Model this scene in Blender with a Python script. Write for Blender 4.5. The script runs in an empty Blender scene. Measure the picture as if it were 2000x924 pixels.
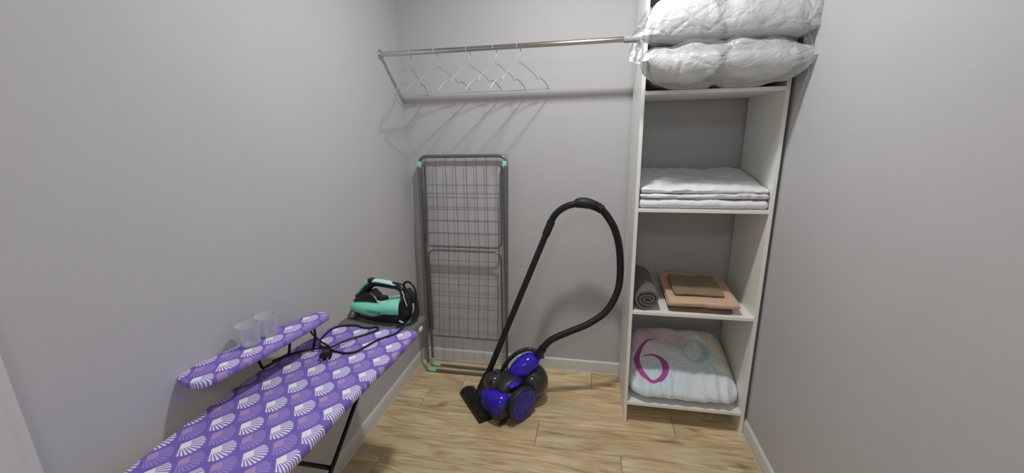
import bpy, bmesh, math, random
from mathutils import Vector, Matrix, noise
from mathutils.bvhtree import BVHTree

S = bpy.context.scene
COL = S.collection
random.seed(7)
PI = math.pi

# ------------------------------------------------------------------ camera
cam_d = bpy.data.cameras.new('camera')
cam = bpy.data.objects.new('camera', cam_d)
COL.objects.link(cam)
R_ = Vector((0.98119372, 0.1919413, -0.02043079))
U_ = Vector((-0.02822221, 0.24736172, 0.9685121))
F_ = Vector((-0.19095126, 0.94972139, -0.24812678))
M = Matrix((R_, U_, -F_)).transposed().to_4x4()
M.translation = Vector((1.11365, -2.36289, 1.5))
cam.matrix_world = M
cam_d.sensor_fit = 'HORIZONTAL'
cam_d.sensor_width = 36.0
cam_d.lens = 36.0 * 794.27 / 2000.0
cam_d.clip_start = 0.02
S.camera = cam

# ------------------------------------------------------------------ light and exposure
W = bpy.data.worlds.new('world')
S.world = W
W.use_nodes = True
W.node_tree.nodes['Background'].inputs[0].default_value = (0.9, 0.95, 1, 1)
W.node_tree.nodes['Background'].inputs[1].default_value = 0.02
S.view_settings.view_transform = 'Standard'
S.view_settings.look = 'None'
S.view_settings.exposure = 0.0
S.view_settings.gamma = 1.0
LIGHT = Vector((1.02, -0.96, 2.60))
ld = bpy.data.lights.new('ceiling_lamp_light', 'AREA')
ld.shape = 'DISK'
ld.size = 0.13
ld.energy = 19.5
ld.color = (1.0, 0.992, 0.985)
lo = bpy.data.objects.new('ceiling_lamp_light', ld)
lo.location = LIGHT
COL.objects.link(lo)
# added fill: invented square panel behind the camera, lifts back wall and shelf interiors
LIGHT2 = Vector((0.95, -3.55, 2.61))
ld2 = bpy.data.lights.new('fill_panel_light', 'AREA')
ld2.shape = 'SQUARE'
ld2.size = 0.58
ld2.energy = 8.5
ld2.color = (1.0, 0.992, 0.99)
lo2 = bpy.data.objects.new('fill_panel_light', ld2)
lo2.location = LIGHT2
COL.objects.link(lo2)

# ------------------------------------------------------------------ helpers: objects
def link(o, parent=None):
    COL.objects.link(o)
    if parent: o.parent = parent
    return o

def obj(name, bm, mat=None, parent=None, smooth=40, loc=None):
    me = bpy.data.meshes.new(name)
    bmesh.ops.recalc_face_normals(bm, faces=bm.faces)
    bm.to_mesh(me); bm.free()
    if smooth:
        for p in me.polygons: p.use_smooth = True
        me.set_sharp_from_angle(angle=math.radians(smooth))
    if mat:
        for m in (mat if isinstance(mat, (list, tuple)) else [mat]): me.materials.append(m)
    o = bpy.data.objects.new(name, me)
    if loc is not None: o.location = loc
    return link(o, parent)

def tag(o, label, cat, group=None):
    o['label'] = label; o['category'] = cat
    if group: o['group'] = group
    return o

def thing(name, label, cat, loc=(0, 0, 0), group=None, rot=0):
    o = bpy.data.objects.new(name, None)
    o.empty_display_size = 0.05
    o.location = loc; o.rotation_euler = (0, 0, rot)
    link(o)
    return tag(o, label, cat, group)

def struct(o):
    o['kind'] = 'structure'; return o

# ------------------------------------------------------------------ helpers: meshes
def box(bm, x0, x1, y0, y1, z0, z1, bev=0.0, seg=1):
    v = [bm.verts.new((x, y, z)) for x in (x0, x1) for y in (y0, y1) for z in (z0, z1)]
    fs = [(0, 1, 3, 2), (4, 6, 7, 5), (0, 4, 5, 1), (2, 3, 7, 6), (0, 2, 6, 4), (1, 5, 7, 3)]
    faces = [bm.faces.new([v[i] for i in f]) for f in fs]
    if bev:
        ed = set(e for f in faces for e in f.edges)
        bmesh.ops.bevel(bm, geom=list(ed), offset=bev, segments=seg, affect='EDGES', profile=0.5)

def B(*a, **k):
    bm = bmesh.new(); box(bm, *a, **k); return bm

def spline(pts, n=8, closed=False):
    P = [Vector(p) for p in pts]; out = []
    N = len(P); rng = range(N if closed else N - 1)
    for i in rng:
        if closed: p0, p1, p2, p3 = P[i - 1], P[i], P[(i + 1) % N], P[(i + 2) % N]
        else:
            p1, p2 = P[i], P[i + 1]
            p0 = P[i - 1] if i else p1 * 2 - p2
            p3 = P[i + 2] if i + 2 < N else p2 * 2 - p1
        for k in range(n):
            t = k / n
            out.append(0.5 * ((2 * p1) + (p2 - p0) * t + (2 * p0 - 5 * p1 + 4 * p2 - p3) * t * t + (3 * p1 - p0 - 3 * p2 + p3) * t ** 3))
    if not closed: out.append(P[-1])
    return out

def loft(bm, rings, cap=True, closed=False):
    vr = [[bm.verts.new(p) for p in r] for r in rings]
    n = len(vr[0]); m = len(vr)
    for i in range(m if closed else m - 1):
        a, b = vr[i], vr[(i + 1) % m]
        for j in range(n):
            bm.faces.new((a[j], a[(j + 1) % n], b[(j + 1) % n], b[j]))
    if cap and not closed:
        bm.faces.new(vr[0]); bm.faces.new(vr[-1])
    return vr

def tube(bm, pts, r, seg=10, closed=False, cap=True, flat=1.0):
    P = [Vector(p) for p in pts]; n = len(P)
    rad = r if callable(r) else (lambda i, t: r)
    T = []
    for i in range(n):
        a = P[i - 1] if (i or closed) else P[i]
        b = P[(i + 1) % n] if (i < n - 1 or closed) else P[i]
        T.append((b - a).normalized())
    up = Vector((0, 0, 1)) if abs(T[0].z) < 0.9 else Vector((0, 1, 0))
    nrm = (up - T[0] * up.dot(T[0])).normalized()
    rings = []
    for i in range(n):
        nrm = (nrm - T[i] * nrm.dot(T[i])).normalized()
        bi = T[i].cross(nrm); rr = rad(i, i / max(1, n - 1))
        rings.append([P[i] + (nrm * math.cos(2 * PI * k / seg) * flat + bi * math.sin(2 * PI * k / seg)) * rr for k in range(seg)])
    loft(bm, rings, cap=cap, closed=closed)

def TB(pts, r, **k):
    bm = bmesh.new(); tube(bm, pts, r, **k); return bm

def lathe(bm, prof, seg=32, axis='Z', org=(0, 0, 0)):
    rings = []
    o = Vector(org)
    for r, h in prof:
        ring = []
        for k in range(seg):
            a = 2 * PI * k / seg
            c, s = r * math.cos(a), r * math.sin(a)
            v = {'Z': (c, s, h), 'Y': (c, h, s), 'X': (h, c, s)}[axis]
            ring.append(o + Vector(v))
        rings.append(ring)
    loft(bm, rings)

def rbox(sz, r, n=10, fn=None):
    """rounded box / cushion from a subdivided cube; fn deforms each point"""
    bm = bmesh.new()
    bmesh.ops.create_cube(bm, size=2)
    bmesh.ops.subdivide_edges(bm, edges=bm.edges[:], cuts=n, use_grid_fill=True)
    h = Vector(sz)
    rr = Vector((min(r, h.x), min(r, h.y), min(r, h.z)))
    for v in bm.verts:
        q = Vector([math.copysign(abs(c) ** 0.85, c) for c in v.co])
        q = Vector((q.x * h.x, q.y * h.y, q.z * h.z))
        inn = Vector([max(-(h[i] - rr[i]), min(h[i] - rr[i], q[i])) for i in range(3)])
        d = Vector([(q[i] - inn[i]) / rr[i] for i in range(3)])
        if d.length > 1e-9:
            d.normalize()
            q = inn + Vector([d[i] * rr[i] for i in range(3)])
        v.co = q
    if fn:
        for v in bm.verts: v.co = fn(v.co.copy())
    return bm

def nz(p, s, seed=0.0):
    return noise.noise(Vector((p[0] * s + seed, p[1] * s + seed * 1.7, p[2] * s - seed)))

def rounded_path(pts, rad, n=6, closed=False):
    P = [Vector(p) for p in pts]; out = []; N = len(P)
    for i in range(N):
        if not closed and i in (0, N - 1): out.append(P[i]); continue
        a, b, c = P[i - 1], P[i], P[(i + 1) % N]
        d1 = (a - b); d2 = (c - b)
        k = min(rad, d1.length * .49, d2.length * .49)
        p, q = b + d1.normalized() * k, b + d2.normalized() * k
        for j in range(n + 1):
            t = j / n
            out.append(p * (1 - t) ** 2 + b * 2 * t * (1 - t) + q * t * t)
    return out

# ------------------------------------------------------------------ helpers: materials
def lin(c):
    return tuple(((x / 255) / 12.92 if x / 255 <= .04045 else ((x / 255 + .055) / 1.055) ** 2.4) for x in c) + (1,)

class NT:
    def __init__(s, m): s.t = m.node_tree; s.b = s.t.nodes['Principled BSDF']
    def n(s, ty, **k):
        x = s.t.nodes.new(ty)
        for a, v in k.items(): setattr(x, a, v)
        return x
    def set(s, sock, v):
        if isinstance(v, bpy.types.NodeSocket): s.t.links.new(v, sock)
        else: sock.default_value = v
    def m(s, op, a, b=0.0, c=0.0):
        x = s.n('ShaderNodeMath', operation=op)
        s.set(x.inputs[0], a); s.set(x.inputs[1], b); s.set(x.inputs[2], c)
        return x.outputs[0]
    def mix(s, f, a, b, mode='MIX'):
        x = s.n('ShaderNodeMix', data_type='RGBA', blend_type=mode)
        s.set(x.inputs[0], f); s.set(x.inputs[6], a); s.set(x.inputs[7], b)
        return x.outputs[2]
    def ramp(s, f, stops, interp='LINEAR'):
        x = s.n('ShaderNodeValToRGB'); cr = x.color_ramp; cr.interpolation = interp
        while len(cr.elements) < len(stops): cr.elements.new(.5)
        for e, (p, c) in zip(cr.elements, stops):
            e.position = p; e.color = c if len(c) == 4 else (*c, 1)
        s.set(x.inputs[0], f); return x.outputs[0]
    def coord(s, k='Object', scale=(1, 1, 1), loc=(0, 0, 0), rot=(0, 0, 0)):
        tc = s.n('ShaderNodeTexCoord'); mp = s.n('ShaderNodeMapping')
        mp.inputs['Scale'].default_value = scale; mp.inputs['Location'].default_value = loc; mp.inputs['Rotation'].default_value = rot
        s.t.links.new(tc.outputs[k], mp.inputs[0]); return mp.outputs[0]
    def noise(s, vec, scale, detail=4, rough=.55, dist=0, w=None):
        x = s.n('ShaderNodeTexNoise')
        if w is not None: x.noise_dimensions = '4D'; s.set(x.inputs['W'], w)
        s.set(x.inputs['Vector'], vec); x.inputs['Scale'].default_value = scale
        x.inputs['Detail'].default_value = detail; x.inputs['Roughness'].default_value = rough; x.inputs['Distortion'].default_value = dist
        return x.outputs['Fac']
    def bump(s, h, strength=.3, dist=.002, nrm=None):
        x = s.n('ShaderNodeBump'); x.inputs['Strength'].default_value = strength; x.inputs['Distance'].default_value = dist
        s.set(x.inputs['Height'], h)
        if nrm is not None: s.set(x.inputs['Normal'], nrm)
        s.t.links.new(x.outputs[0], s.b.inputs['Normal']); return x.outputs[0]

def mat(name, col, rough=.5, metal=0, bump=None, spec=None, mottle=0):
    m = bpy.data.materials.new(name); m.use_nodes = True
    t = NT(m); b = t.b
    c = lin(col)
    b.inputs['Base Color'].default_value = c
    b.inputs['Roughness'].default_value = rough; b.inputs['Metallic'].default_value = metal
    if spec is not None: b.inputs['Specular IOR Level'].default_value = spec
    v = t.coord()
    if mottle:
        f = t.noise(v, 9, 4)
        d = tuple(x * (1 - mottle) for x in c[:3]) + (1,)
        t.set(b.inputs['Base Color'], t.mix(f, d, tuple(min(1, x * (1 + mottle)) for x in c[:3]) + (1,)))
    if bump:
        sc, st, ds = bump
        t.bump(t.noise(v, sc, 5), st, ds)
    return m

def wall_mat():
    m = mat('wall_paint', (178, 177, 178), .75)
    t = NT(m); v = t.coord()
    f = t.noise(v, 3, 5, .6); f2 = t.noise(v, 170, 3, .7)
    t.set(t.b.inputs['Base Color'], t.mix(t.m('ADD', t.m('MULTIPLY', f, .6), t.m('MULTIPLY', f2, .4)), lin((186, 185.5, 188)), lin((198, 197.5, 200))))
    t.bump(f2, .35, .0012)
    return m

def wood_mat():
    m = mat('oak_laminate', (190, 160, 120), .42)
    t = NT(m)
    oi = t.n('ShaderNodeObjectInfo'); w = t.m('MULTIPLY', oi.outputs['Random'], 60.0)
    v = t.coord('Object', (.9, 8, 8)); v2 = t.coord('Object', (2.2, 4.5, 4))
    grain = t.noise(v, 2.4, 8, .6, 2.2, w)
    fine = t.noise(t.coord('Object', (3, 70, 10)), 4, 4, .7, .3, w)
    patch = t.noise(v2, 1.1, 3, .5, .6, w)
    knot = t.noise(t.coord('Object', (2.6, 7, 5)), 1.5, 2, .4, .5, t.m('ADD', w, 13.0))
    base = t.ramp(grain, [(.28, lin((140, 108, 70))), (.43, lin((214, 188, 142))), (.56, lin((243, 226, 184))), (.75, lin((250, 238, 206)))])
    base = t.mix(t.m('MULTIPLY', fine, .30), base, lin((184, 154, 112)))
    base = t.mix(t.ramp(patch, [(.42, (0, 0, 0)), (.70, (.7, .7, .7))]), base, lin((190, 160, 120)))
    base = t.mix(t.ramp(knot, [(.66, (0, 0, 0)), (.76, (.8, .8, .8))]), base, lin((134, 108, 78)))
    tone = t.m('MULTIPLY_ADD', oi.outputs['Random'], .16, .90)
    tc = t.n('ShaderNodeCombineColor'); [t.set(tc.inputs[i], tone) for i in range(3)]
    base = t.mix(1.0, base, tc.outputs[0], 'MULTIPLY')
    t.set(t.b.inputs['Base Color'], base)
    t.bump(fine, .12, .0006)
    return m

PX, PY = .0865, .0835
def fan_mat(name, ox, oy, sx=PX, sy=PY):
    """printed cotton: two staggered lattices of fans (white, lilac) on purple; each fan has a solid diamond at its apex and rays"""
    m = mat(name, (98, 80, 172), .85)
    t = NT(m)
    v = t.coord('Object'); sp = t.n('ShaderNodeSeparateXYZ'); t.set(sp.inputs[0], v)
    X, Y = sp.outputs[0], sp.outputs[1]
    k = sx / PX
    def lattice(ax, ay):
        # local coords of the nearest apex cell: x in [-.02, sx-.02), y in [-sy/2, sy/2)
        lx = t.m('SUBTRACT', t.m('FLOORED_MODULO', t.m('SUBTRACT', X, ax - .02 * k), sx), .02 * k)
        ly = t.m('SUBTRACT', t.m('FLOORED_MODULO', t.m('SUBTRACT', Y, ay - sy / 2), sy), sy / 2)
        lx = t.m('DIVIDE', lx, k); ly = t.m('DIVIDE', ly, k)
        ang = t.m('ARCTAN2', ly, lx)
        dx = t.m('SUBTRACT', lx, .021)
        rad = t.m('SQRT', t.m('ADD', t.m('MULTIPLY', dx, dx), t.m('MULTIPLY', ly, ly)))
        disc = t.m('LESS_THAN', rad, .0335)
        wedge = t.m('LESS_THAN', t.m('ABSOLUTE', ang), 1.0)
        stripe = t.m('LESS_THAN', t.m('FRACT', t.m('ADD', t.m('MULTIPLY', ang, 5.75), 20.29)), .56)
        rays = t.m('MULTIPLY', t.m('MULTIPLY', disc, wedge), stripe)
        dia = t.m('LESS_THAN', t.m('ADD', t.m('DIVIDE', t.m('ABSOLUTE', t.m('SUBTRACT', lx, .0135)), .0135), t.m('DIVIDE', t.m('ABSOLUTE', ly), .0150)), 1.0)
        fill = t.m('MULTIPLY', disc, wedge)
        return rays, dia, fill
    wr, wd, wf = lattice(ox, oy)
    lr, ldm, lf = lattice(ox + sx / 2, oy - sy / 2)
    nzv = t.noise(v, 24, 3)
    ground = t.mix(nzv, lin((112, 94, 182)), lin((126, 107, 196)))
    c = t.mix(t.m('MULTIPLY', lf, .25), ground, lin((150, 128, 206)))
    c = t.mix(t.m('MULTIPLY', lr, .8), c, lin((164, 142, 208)))
    c = t.mix(t.m('MULTIPLY', ldm, .85), c, lin((184, 150, 200)))
    c = t.mix(t.m('MULTIPLY', wf, .12), c, lin((170, 152, 216)))
    c = t.mix(wr, c, lin((232, 225, 244)))
    c = t.mix(wd, c, lin((240, 236, 244)))
    t.set(t.b.inputs['Base Color'], c)
    t.bump(t.noise(v, 700, 2), .25, .0006)
    return m

def fabric(name, c1, c2, scale=40, weave=900, strength=.4, rough=.95):
    m = mat(name, c1, rough)
    t = NT(m); v = t.coord()
    t.set(t.b.inputs['Base Color'], t.mix(t.noise(v, scale, 4), lin(c1), lin(c2)))
    t.b.inputs['Sheen Weight'].default_value = .15
    n1 = t.noise(v, weave, 2); n2 = t.noise(v, scale * .6, 4)
    t.bump(t.m('ADD', t.m('MULTIPLY', n1, .35), n2), strength, .003)
    return m

def film_mat():
    m = bpy.data.materials.new('clear_polythene'); m.use_nodes = True
    t = NT(m); nt = m.node_tree
    v = t.coord()
    vo = t.n('ShaderNodeTexVoronoi', feature='DISTANCE_TO_EDGE'); t.set(vo.inputs['Vector'], t.coord('Object', (1, 1.6, 1.3))); vo.inputs['Scale'].default_value = 9
    n1 = t.noise(t.coord('Object', (1, 1, 1.4)), 11, 6, .6, 1.5)
    h = t.m('ADD', n1, t.m('MULTIPLY', t.m('MINIMUM', vo.outputs['Distance'], .12), 1.6))
    bp = t.n('ShaderNodeBump'); bp.inputs['Strength'].default_value = .9; bp.inputs['Distance'].default_value = .018
    t.set(bp.inputs['Height'], h)
    b = t.b
    b.inputs['Base Color'].default_value = lin((226, 230, 232)); b.inputs['Roughness'].default_value = .12
    b.inputs['Specular IOR Level'].default_value = 1.0
    nt.links.new(bp.outputs[0], b.inputs['Normal'])
    tr = t.n('ShaderNodeBsdfTransparent'); tr.inputs[0].default_value = (.97, .98, .985, 1)
    mx = t.n('ShaderNodeMixShader')
    lw = t.n('ShaderNodeLayerWeight'); lw.inputs['Blend'].default_value = .35
    fac = t.m('MULTIPLY_ADD', lw.outputs['Facing'], .4, t.m('MULTIPLY_ADD', t.noise(v, 7, 3), .5, .22))
    nt.links.new(fac, mx.inputs[0]); nt.links.new(tr.outputs[0], mx.inputs[1]); nt.links.new(b.outputs[0], mx.inputs[2])
    nt.links.new(mx.outputs[0], nt.nodes['Material Output'].inputs[0])
    return m

def cup_mat():
    m = bpy.data.materials.new('frosted_plastic'); m.use_nodes = True
    t = NT(m); nt = m.node_tree; b = t.b
    b.inputs['Base Color'].default_value = lin((222, 222, 232)); b.inputs['Roughness'].default_value = .15
    tr = t.n('ShaderNodeBsdfTransparent'); mx = t.n('ShaderNodeMixShader')
    lw = t.n('ShaderNodeLayerWeight'); lw.inputs['Blend'].default_value = .3
    nt.links.new(t.m('MULTIPLY_ADD', lw.outputs['Facing'], .5, .26), mx.inputs[0])
    nt.links.new(tr.outputs[0], mx.inputs[1]); nt.links.new(b.outputs[0], mx.inputs[2])
    nt.links.new(mx.outputs[0], nt.nodes['Material Output'].inputs[0])
    return m

def smoke_mat():
    m = mat('smoke_plastic', (38, 36, 40), .18)
    t = NT(m); t.b.inputs['Coat Weight'].default_value = .5
    t.set(t.b.inputs['Base Color'], t.mix(t.noise(t.coord(), 6, 3), lin((28, 27, 30)), lin((62, 58, 60))))
    return m

def duvet_mat():
    m = fabric('watercolour_cotton', (226, 232, 236), (236, 240, 243), 30, 900, .35, .9)
    t = NT(m); v = t.coord()
    src = t.b.inputs['Base Color'].links[0].from_socket
    nn = t.n('ShaderNodeTexNoise'); nn.inputs['Scale'].default_value = 14; t.set(nn.inputs['Vector'], v)
    dv = t.n('ShaderNodeVectorMath', operation='MULTIPLY_ADD'); t.set(dv.inputs[0], nn.outputs['Color']); dv.inputs[1].default_value = (.05, .05, .05); t.set(dv.inputs[2], v)
    for (p, r, c, a) in [((.0, .10, .17), .13, (212, 160, 188), .8), ((-.16, .12, .2), .16, (222, 180, 206), .75), ((.145, .155, .2), .045, (206, 158, 62), .8),
                         ((.20, .10, .18), .12, (222, 200, 140), .7), ((.10, -.02, .1), .16, (180, 218, 224), .65), ((-.12, -.12, .08), .18, (176, 218, 238), .5),
                         ((-.0, .21, .2), .03, (60, 66, 70), .6), ((.22, -.02, .12), .09, (214, 196, 100), .5), ((.1, -.15, .0), .15, (220, 212, 232), .5)]:
        dd = t.n('ShaderNodeVectorMath', operation='DISTANCE'); t.set(dd.inputs[0], dv.outputs[0]); dd.inputs[1].default_value = (p[0] + .025, p[1] + .025, p[2] + .025)
        f = t.ramp(t.m('DIVIDE', dd.outputs['Value'], r), [(.3, (a, a, a)), (1, (0, 0, 0))])
        src = t.mix(f, src, lin(c))
    t.set(t.b.inputs['Base Color'], src)
    w1 = t.noise(t.coord('Object', (26, 7, 7)), 1.0, 1.5, .5, 1.0); w2 = t.noise(t.coord('Object', (9, 12, 9)), 1.3, 1.5, .5, .8)
    rd = t.m('ABSOLUTE', t.m('SUBTRACT', w1, .5)); rd2 = t.m('ABSOLUTE', t.m('SUBTRACT', w2, .5))
    t.bump(t.m('ADD', rd, rd2), .5, .025)
    return m

WALL = wall_mat(); WOOD = wood_mat()
CEIL = mat('ceiling_paint', (226, 226, 224), .9, bump=(90, .15, .001))
TRIM = mat('baseboard_white', (214, 214, 210), .38, mottle=.03)
SEAM = mat('corner_caulk', (186, 186, 186), .6, mottle=.03)
SOCK = mat('grey_socket', (158, 158, 160), .6, mottle=.03)
SUBF = mat('joint_dark', (66, 50, 34), .9, mottle=.1)
MELA = mat('white_melamine', (242, 243, 238), .4, bump=(300, .06, .0004), mottle=.02)
CHROME = mat('chrome_tube', (206, 206, 208), .16, 1, mottle=.03)
WIRE = mat('galvanised_wire', (176, 176, 176), .5, .35, mottle=.05)
GREYM = mat('grey_lacquered_tube', (130, 128, 130), .34, .7, mottle=.05)
RWIRE = mat('rack_wire', (120, 118, 120), .4, .5, mottle=.05)
MINT = mat('mint_plastic', (168, 222, 208), .42, mottle=.04)
MINTI = mat('mint_gloss_plastic', (136, 226, 200), .25, mottle=.05)
MINTP = mat('pale_mint_plastic', (186, 234, 220), .25, mottle=.05)
BLACK = mat('black_plastic', (17, 16, 18), .3, mottle=.1)
BLACKM = mat('black_matt_plastic', (20, 20, 21), .55, mottle=.1)
BLACKT = mat('black_painted_steel', (18, 18, 18), .35, .3, mottle=.1)
RUBBER = mat('black_rubber', (15, 14, 17), .5, mottle=.1)
SOLE = mat('steel_soleplate', (128, 124, 124), .35, .8, mottle=.05)
RESTM = mat('grey_iron_rest', (118, 118, 120), .5, .3, bump=(200, .1, .0006), mottle=.04)
BLUE = mat('gloss_blue_plastic', (52, 34, 190), .16, mottle=.08)
BLUED = mat('dark_blue_plastic', (50, 38, 158), .3, mottle=.08)
DGREY = mat('dark_grey_plastic', (46, 44, 45), .4, mottle=.08)
SMOKE = smoke_mat()
WHITEP = mat('white_plastic', (214, 216, 214), .4, mottle=.03)
TOWEL = fabric('white_terry', (226, 227, 231), (238, 239, 242), 60, 520, .8)
GREYB = fabric('dark_grey_fleece', (98, 92, 92), (114, 108, 108), 50, 700, .6)
TERRA = fabric('apricot_linen', (208, 172, 146), (216, 182, 156), 30, 900, .4)
OLIVE = fabric('olive_brown_linen', (132, 116, 88), (146, 130, 100), 30, 900, .4)
BROWN = fabric('dark_brown_linen', (104, 84, 70), (120, 98, 82), 30, 900, .4)
PILLOW = fabric('white_pillow_cotton', (226, 226, 228), (238, 238, 238), 20, 900, .5)
DUVET = duvet_mat()
PINKP = fabric('magenta_print', (168, 66, 140), (190, 92, 162), 40, 900, .2)
TEALP = fabric('teal_print', (164, 200, 206), (188, 216, 222), 25, 900, .2)
FILM = film_mat(); CUP = cup_mat()
FAN = fan_mat('fan_print_cotton', .1074, -1.585, .0927, .0895)
FANS = fan_mat('fan_print_cotton_small', -.0149, -.065, .088, .078)
for nd in FANS.node_tree.nodes:
    if nd.type == 'MAPPING': nd.inputs['Rotation'].default_value = (0, 0, math.radians(-6.3))
EMIT = bpy.data.materials.new('lamp_diffuser'); EMIT.use_nodes = True
EMIT.node_tree.nodes['Principled BSDF'].inputs['Emission Color'].default_value = (1, .985, .955, 1)
EMIT.node_tree.nodes['Principled BSDF'].inputs['Emission Strength'].default_value = 6
LOGO = mat('dark_teal_print', (30, 92, 84), .5, mottle=.05)
RED = mat('prong_metal', (190, 190, 190), .25, 1, mottle=.05)

# ================================================================== SETTING
RW, RY, RH = 1.9034, -4.6, 2.64
struct(obj('wall_left', B(-.1, 0, RY - .1, .1, -.02, RH), WALL, smooth=0))
struct(obj('wall_back', B(0, RW, 0, .1, -.02, RH), WALL, smooth=0))
struct(obj('wall_right', B(RW, RW + .1, RY - .1, .1, -.02, RH), WALL, smooth=0))
struct(obj('wall_front', B(0, RW, RY - .1, RY, -.02, RH), WALL, smooth=0))
struct(obj('ceiling', B(-.1, RW + .1, RY - .1, .1, RH, RH + .08), CEIL, smooth=0))
floor = struct(obj('floor', B(0, RW, RY, 0, -.06, -.0075), SUBF, smooth=0))
# planks: rows 0.174 wide, joints measured from the photograph where it shows them
PW, PL = .1745, 1.38
meshes = {}
def plank(x0, x1, y0, y1):
    key = round(x1 - x0, 3), round(y1 - y0, 3)
    if key not in meshes:
        hx, hy = (x1 - x0) / 2 - .0009, (y1 - y0) / 2 - .0009
        bm = B(-hx, hx, -hy, hy, -.0075, 0)
        top = [e for e in bm.edges if all(abs(v.co.z) < 1e-6 for v in e.verts)]
        bmesh.ops.bevel(bm, geom=top, offset=.0016, segments=1, affect='EDGES')
        o = obj('plank', bm, WOOD, floor, smooth=0); meshes[key] = o.data
    else:
        o = link(bpy.data.objects.new('plank', meshes[key]), floor)
    o.location = ((x0 + x1) / 2, (y0 + y1) / 2, 0)
offs = [1.14, .36, 1.56, .868, 1.281, .15, .98, .5, 1.3, .2, .8, 1.5, .4, 1.1, .7, .25, 1.2]
y = -.167; rows = [(0, y)]
while y > RY: rows.append((y, max(RY, y - PW))); y -= PW
for i, (ya, yb) in enumerate(rows):
    if ya - yb < .01: continue
    j = offs[i % len(offs)]
    cuts = sorted([0, RW] + [c for c in (j - PL, j, j + PL) if .02 < c < RW - .02])
    for a, b in zip(cuts, cuts[1:]): plank(a, b, yb, ya)

def baseboard(name, a, b, nrm):
    """a,b on the floor at the wall; nrm points into the room"""
    a, b, n = Vector(a), Vector(b), Vector(nrm)
    prof = [(0, 0), (.0155, 0), (.0155, .005), (.0135, .007), (.0135, .066), (.011, .0745), (.006, .0805), (.004, .082), (0, .082)]
    bm = bmesh.new()
    loft(bm, [[p + n * x + Vector((0, 0, z)) for x, z in prof] for p in (a, b)])
    return struct(obj(name, bm, TRIM, smooth=20))
baseboard('baseboard_left', (0, -1.868, 0), (0, 0, 0), (1, 0, 0))
baseboard('baseboard_back', (.0, 0, 0), (RW, 0, 0), (0, -1, 0))
baseboard('baseboard_right', (RW, RY, 0), (RW, 0, 0), (-1, 0, 0))
baseboard('baseboard_front', (0, RY, 0), (RW, RY, 0), (0, 1, 0))
struct(obj('trim_1', TB([(.0015, -.0015, .08), (.0015, -.0015, RH)], .0042, seg=8), SEAM))
# door in the left wall beside the camera: only its casing edge is in view
door = struct(obj('door_1', B(-.02, .004, -2.78, -1.975, 0, 2.03, bev=.002), MELA, smooth=0))
bm = bmesh.new()
prof = [(0, 0), (.011, 0), (.0135, -.003), (.0135, -.020), (.017, -.025), (.019, -.034), (.019, -.075), (.015, -.081), (0, -.081)]
loft(bm, [[Vector((x, -1.868 + yy, z)) for x, yy in prof] for z in (0, 2.09)])
loft(bm, [[Vector((x, -2.865 - yy, z)) for x, yy in prof] for z in (0, 2.09)])
box(bm, 0, .0188, -2.785, -1.948, 2.02, 2.09)
obj('door_casing', bm, TRIM, door, smooth=25)
bm = TB(rounded_path([(.004, -2.72, 1.0), (.055, -2.72, 1.0), (.055, -2.60, 1.0)], .02), .009)
obj('door_handle', bm, CHROME, door)

# ceiling lamp (above the frame)
lampt = thing('ceiling_light', 'round white ceiling downlight lighting the closet from above the frame', 'lamp', (LIGHT.x, LIGHT.y, RH))
bm = bmesh.new(); lathe(bm, [(.085, 0), (.087, -.012), (.08, -.022), (.07, -.022), (.068, -.010), (.068, 0)], 40)
obj('lamp_ring', bm, WHITEP, lampt)
bm = bmesh.new(); lathe(bm, [(.066, -.004), (.066, -.010)], 40)
obj('lamp_diffuser', bm, EMIT, lampt)

lp = thing('ceiling_light', 'square white fill panel added on the ceiling behind the camera, unseen', 'lamp', (LIGHT2.x, LIGHT2.y, RH))  # body for the added fill light, not a known lamp of the room
bm = bmesh.new(); box(bm, -.3, .3, -.3, .3, -.022, 0, bev=.003)
obj('fill_panel_housing', bm, WHITEP, lp, smooth=0)
bm = bmesh.new(); box(bm, -.285, .285, -.285, .285, -.0245, -.0222); obj('lamp_diffuser', bm, EMIT, lp, smooth=0)

# ================================================================== BOOKCASE
XL, XR, DF, GB, T = 1.3082, 1.8876, -.4395, -.0205, .016
bk = thing('shelving_unit', 'tall narrow white open shelving unit standing in the right corner', 'shelf', (XL, DF, 0))
def bp(name, *a):
    bm = B(*a, bev=.0007); o = obj(name, bm, MELA, bk, smooth=0); o.location = -Vector((XL, DF, 0)); return o
TOPZ = 2.172
bp('side_panel', XL, XL + T, DF, GB, 0, TOPZ)
bp('side_panel', XR - T, XR, DF, GB, 0, TOPZ)
ZS = [.1216, .6358, 1.1473, 1.6596, TOPZ]
for z in ZS: bp('shelf_board', XL + T + .0002, XR - T - .0002, DF, GB, z - T, z)
XI0, XI1 = XL + T, XR - T

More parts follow.
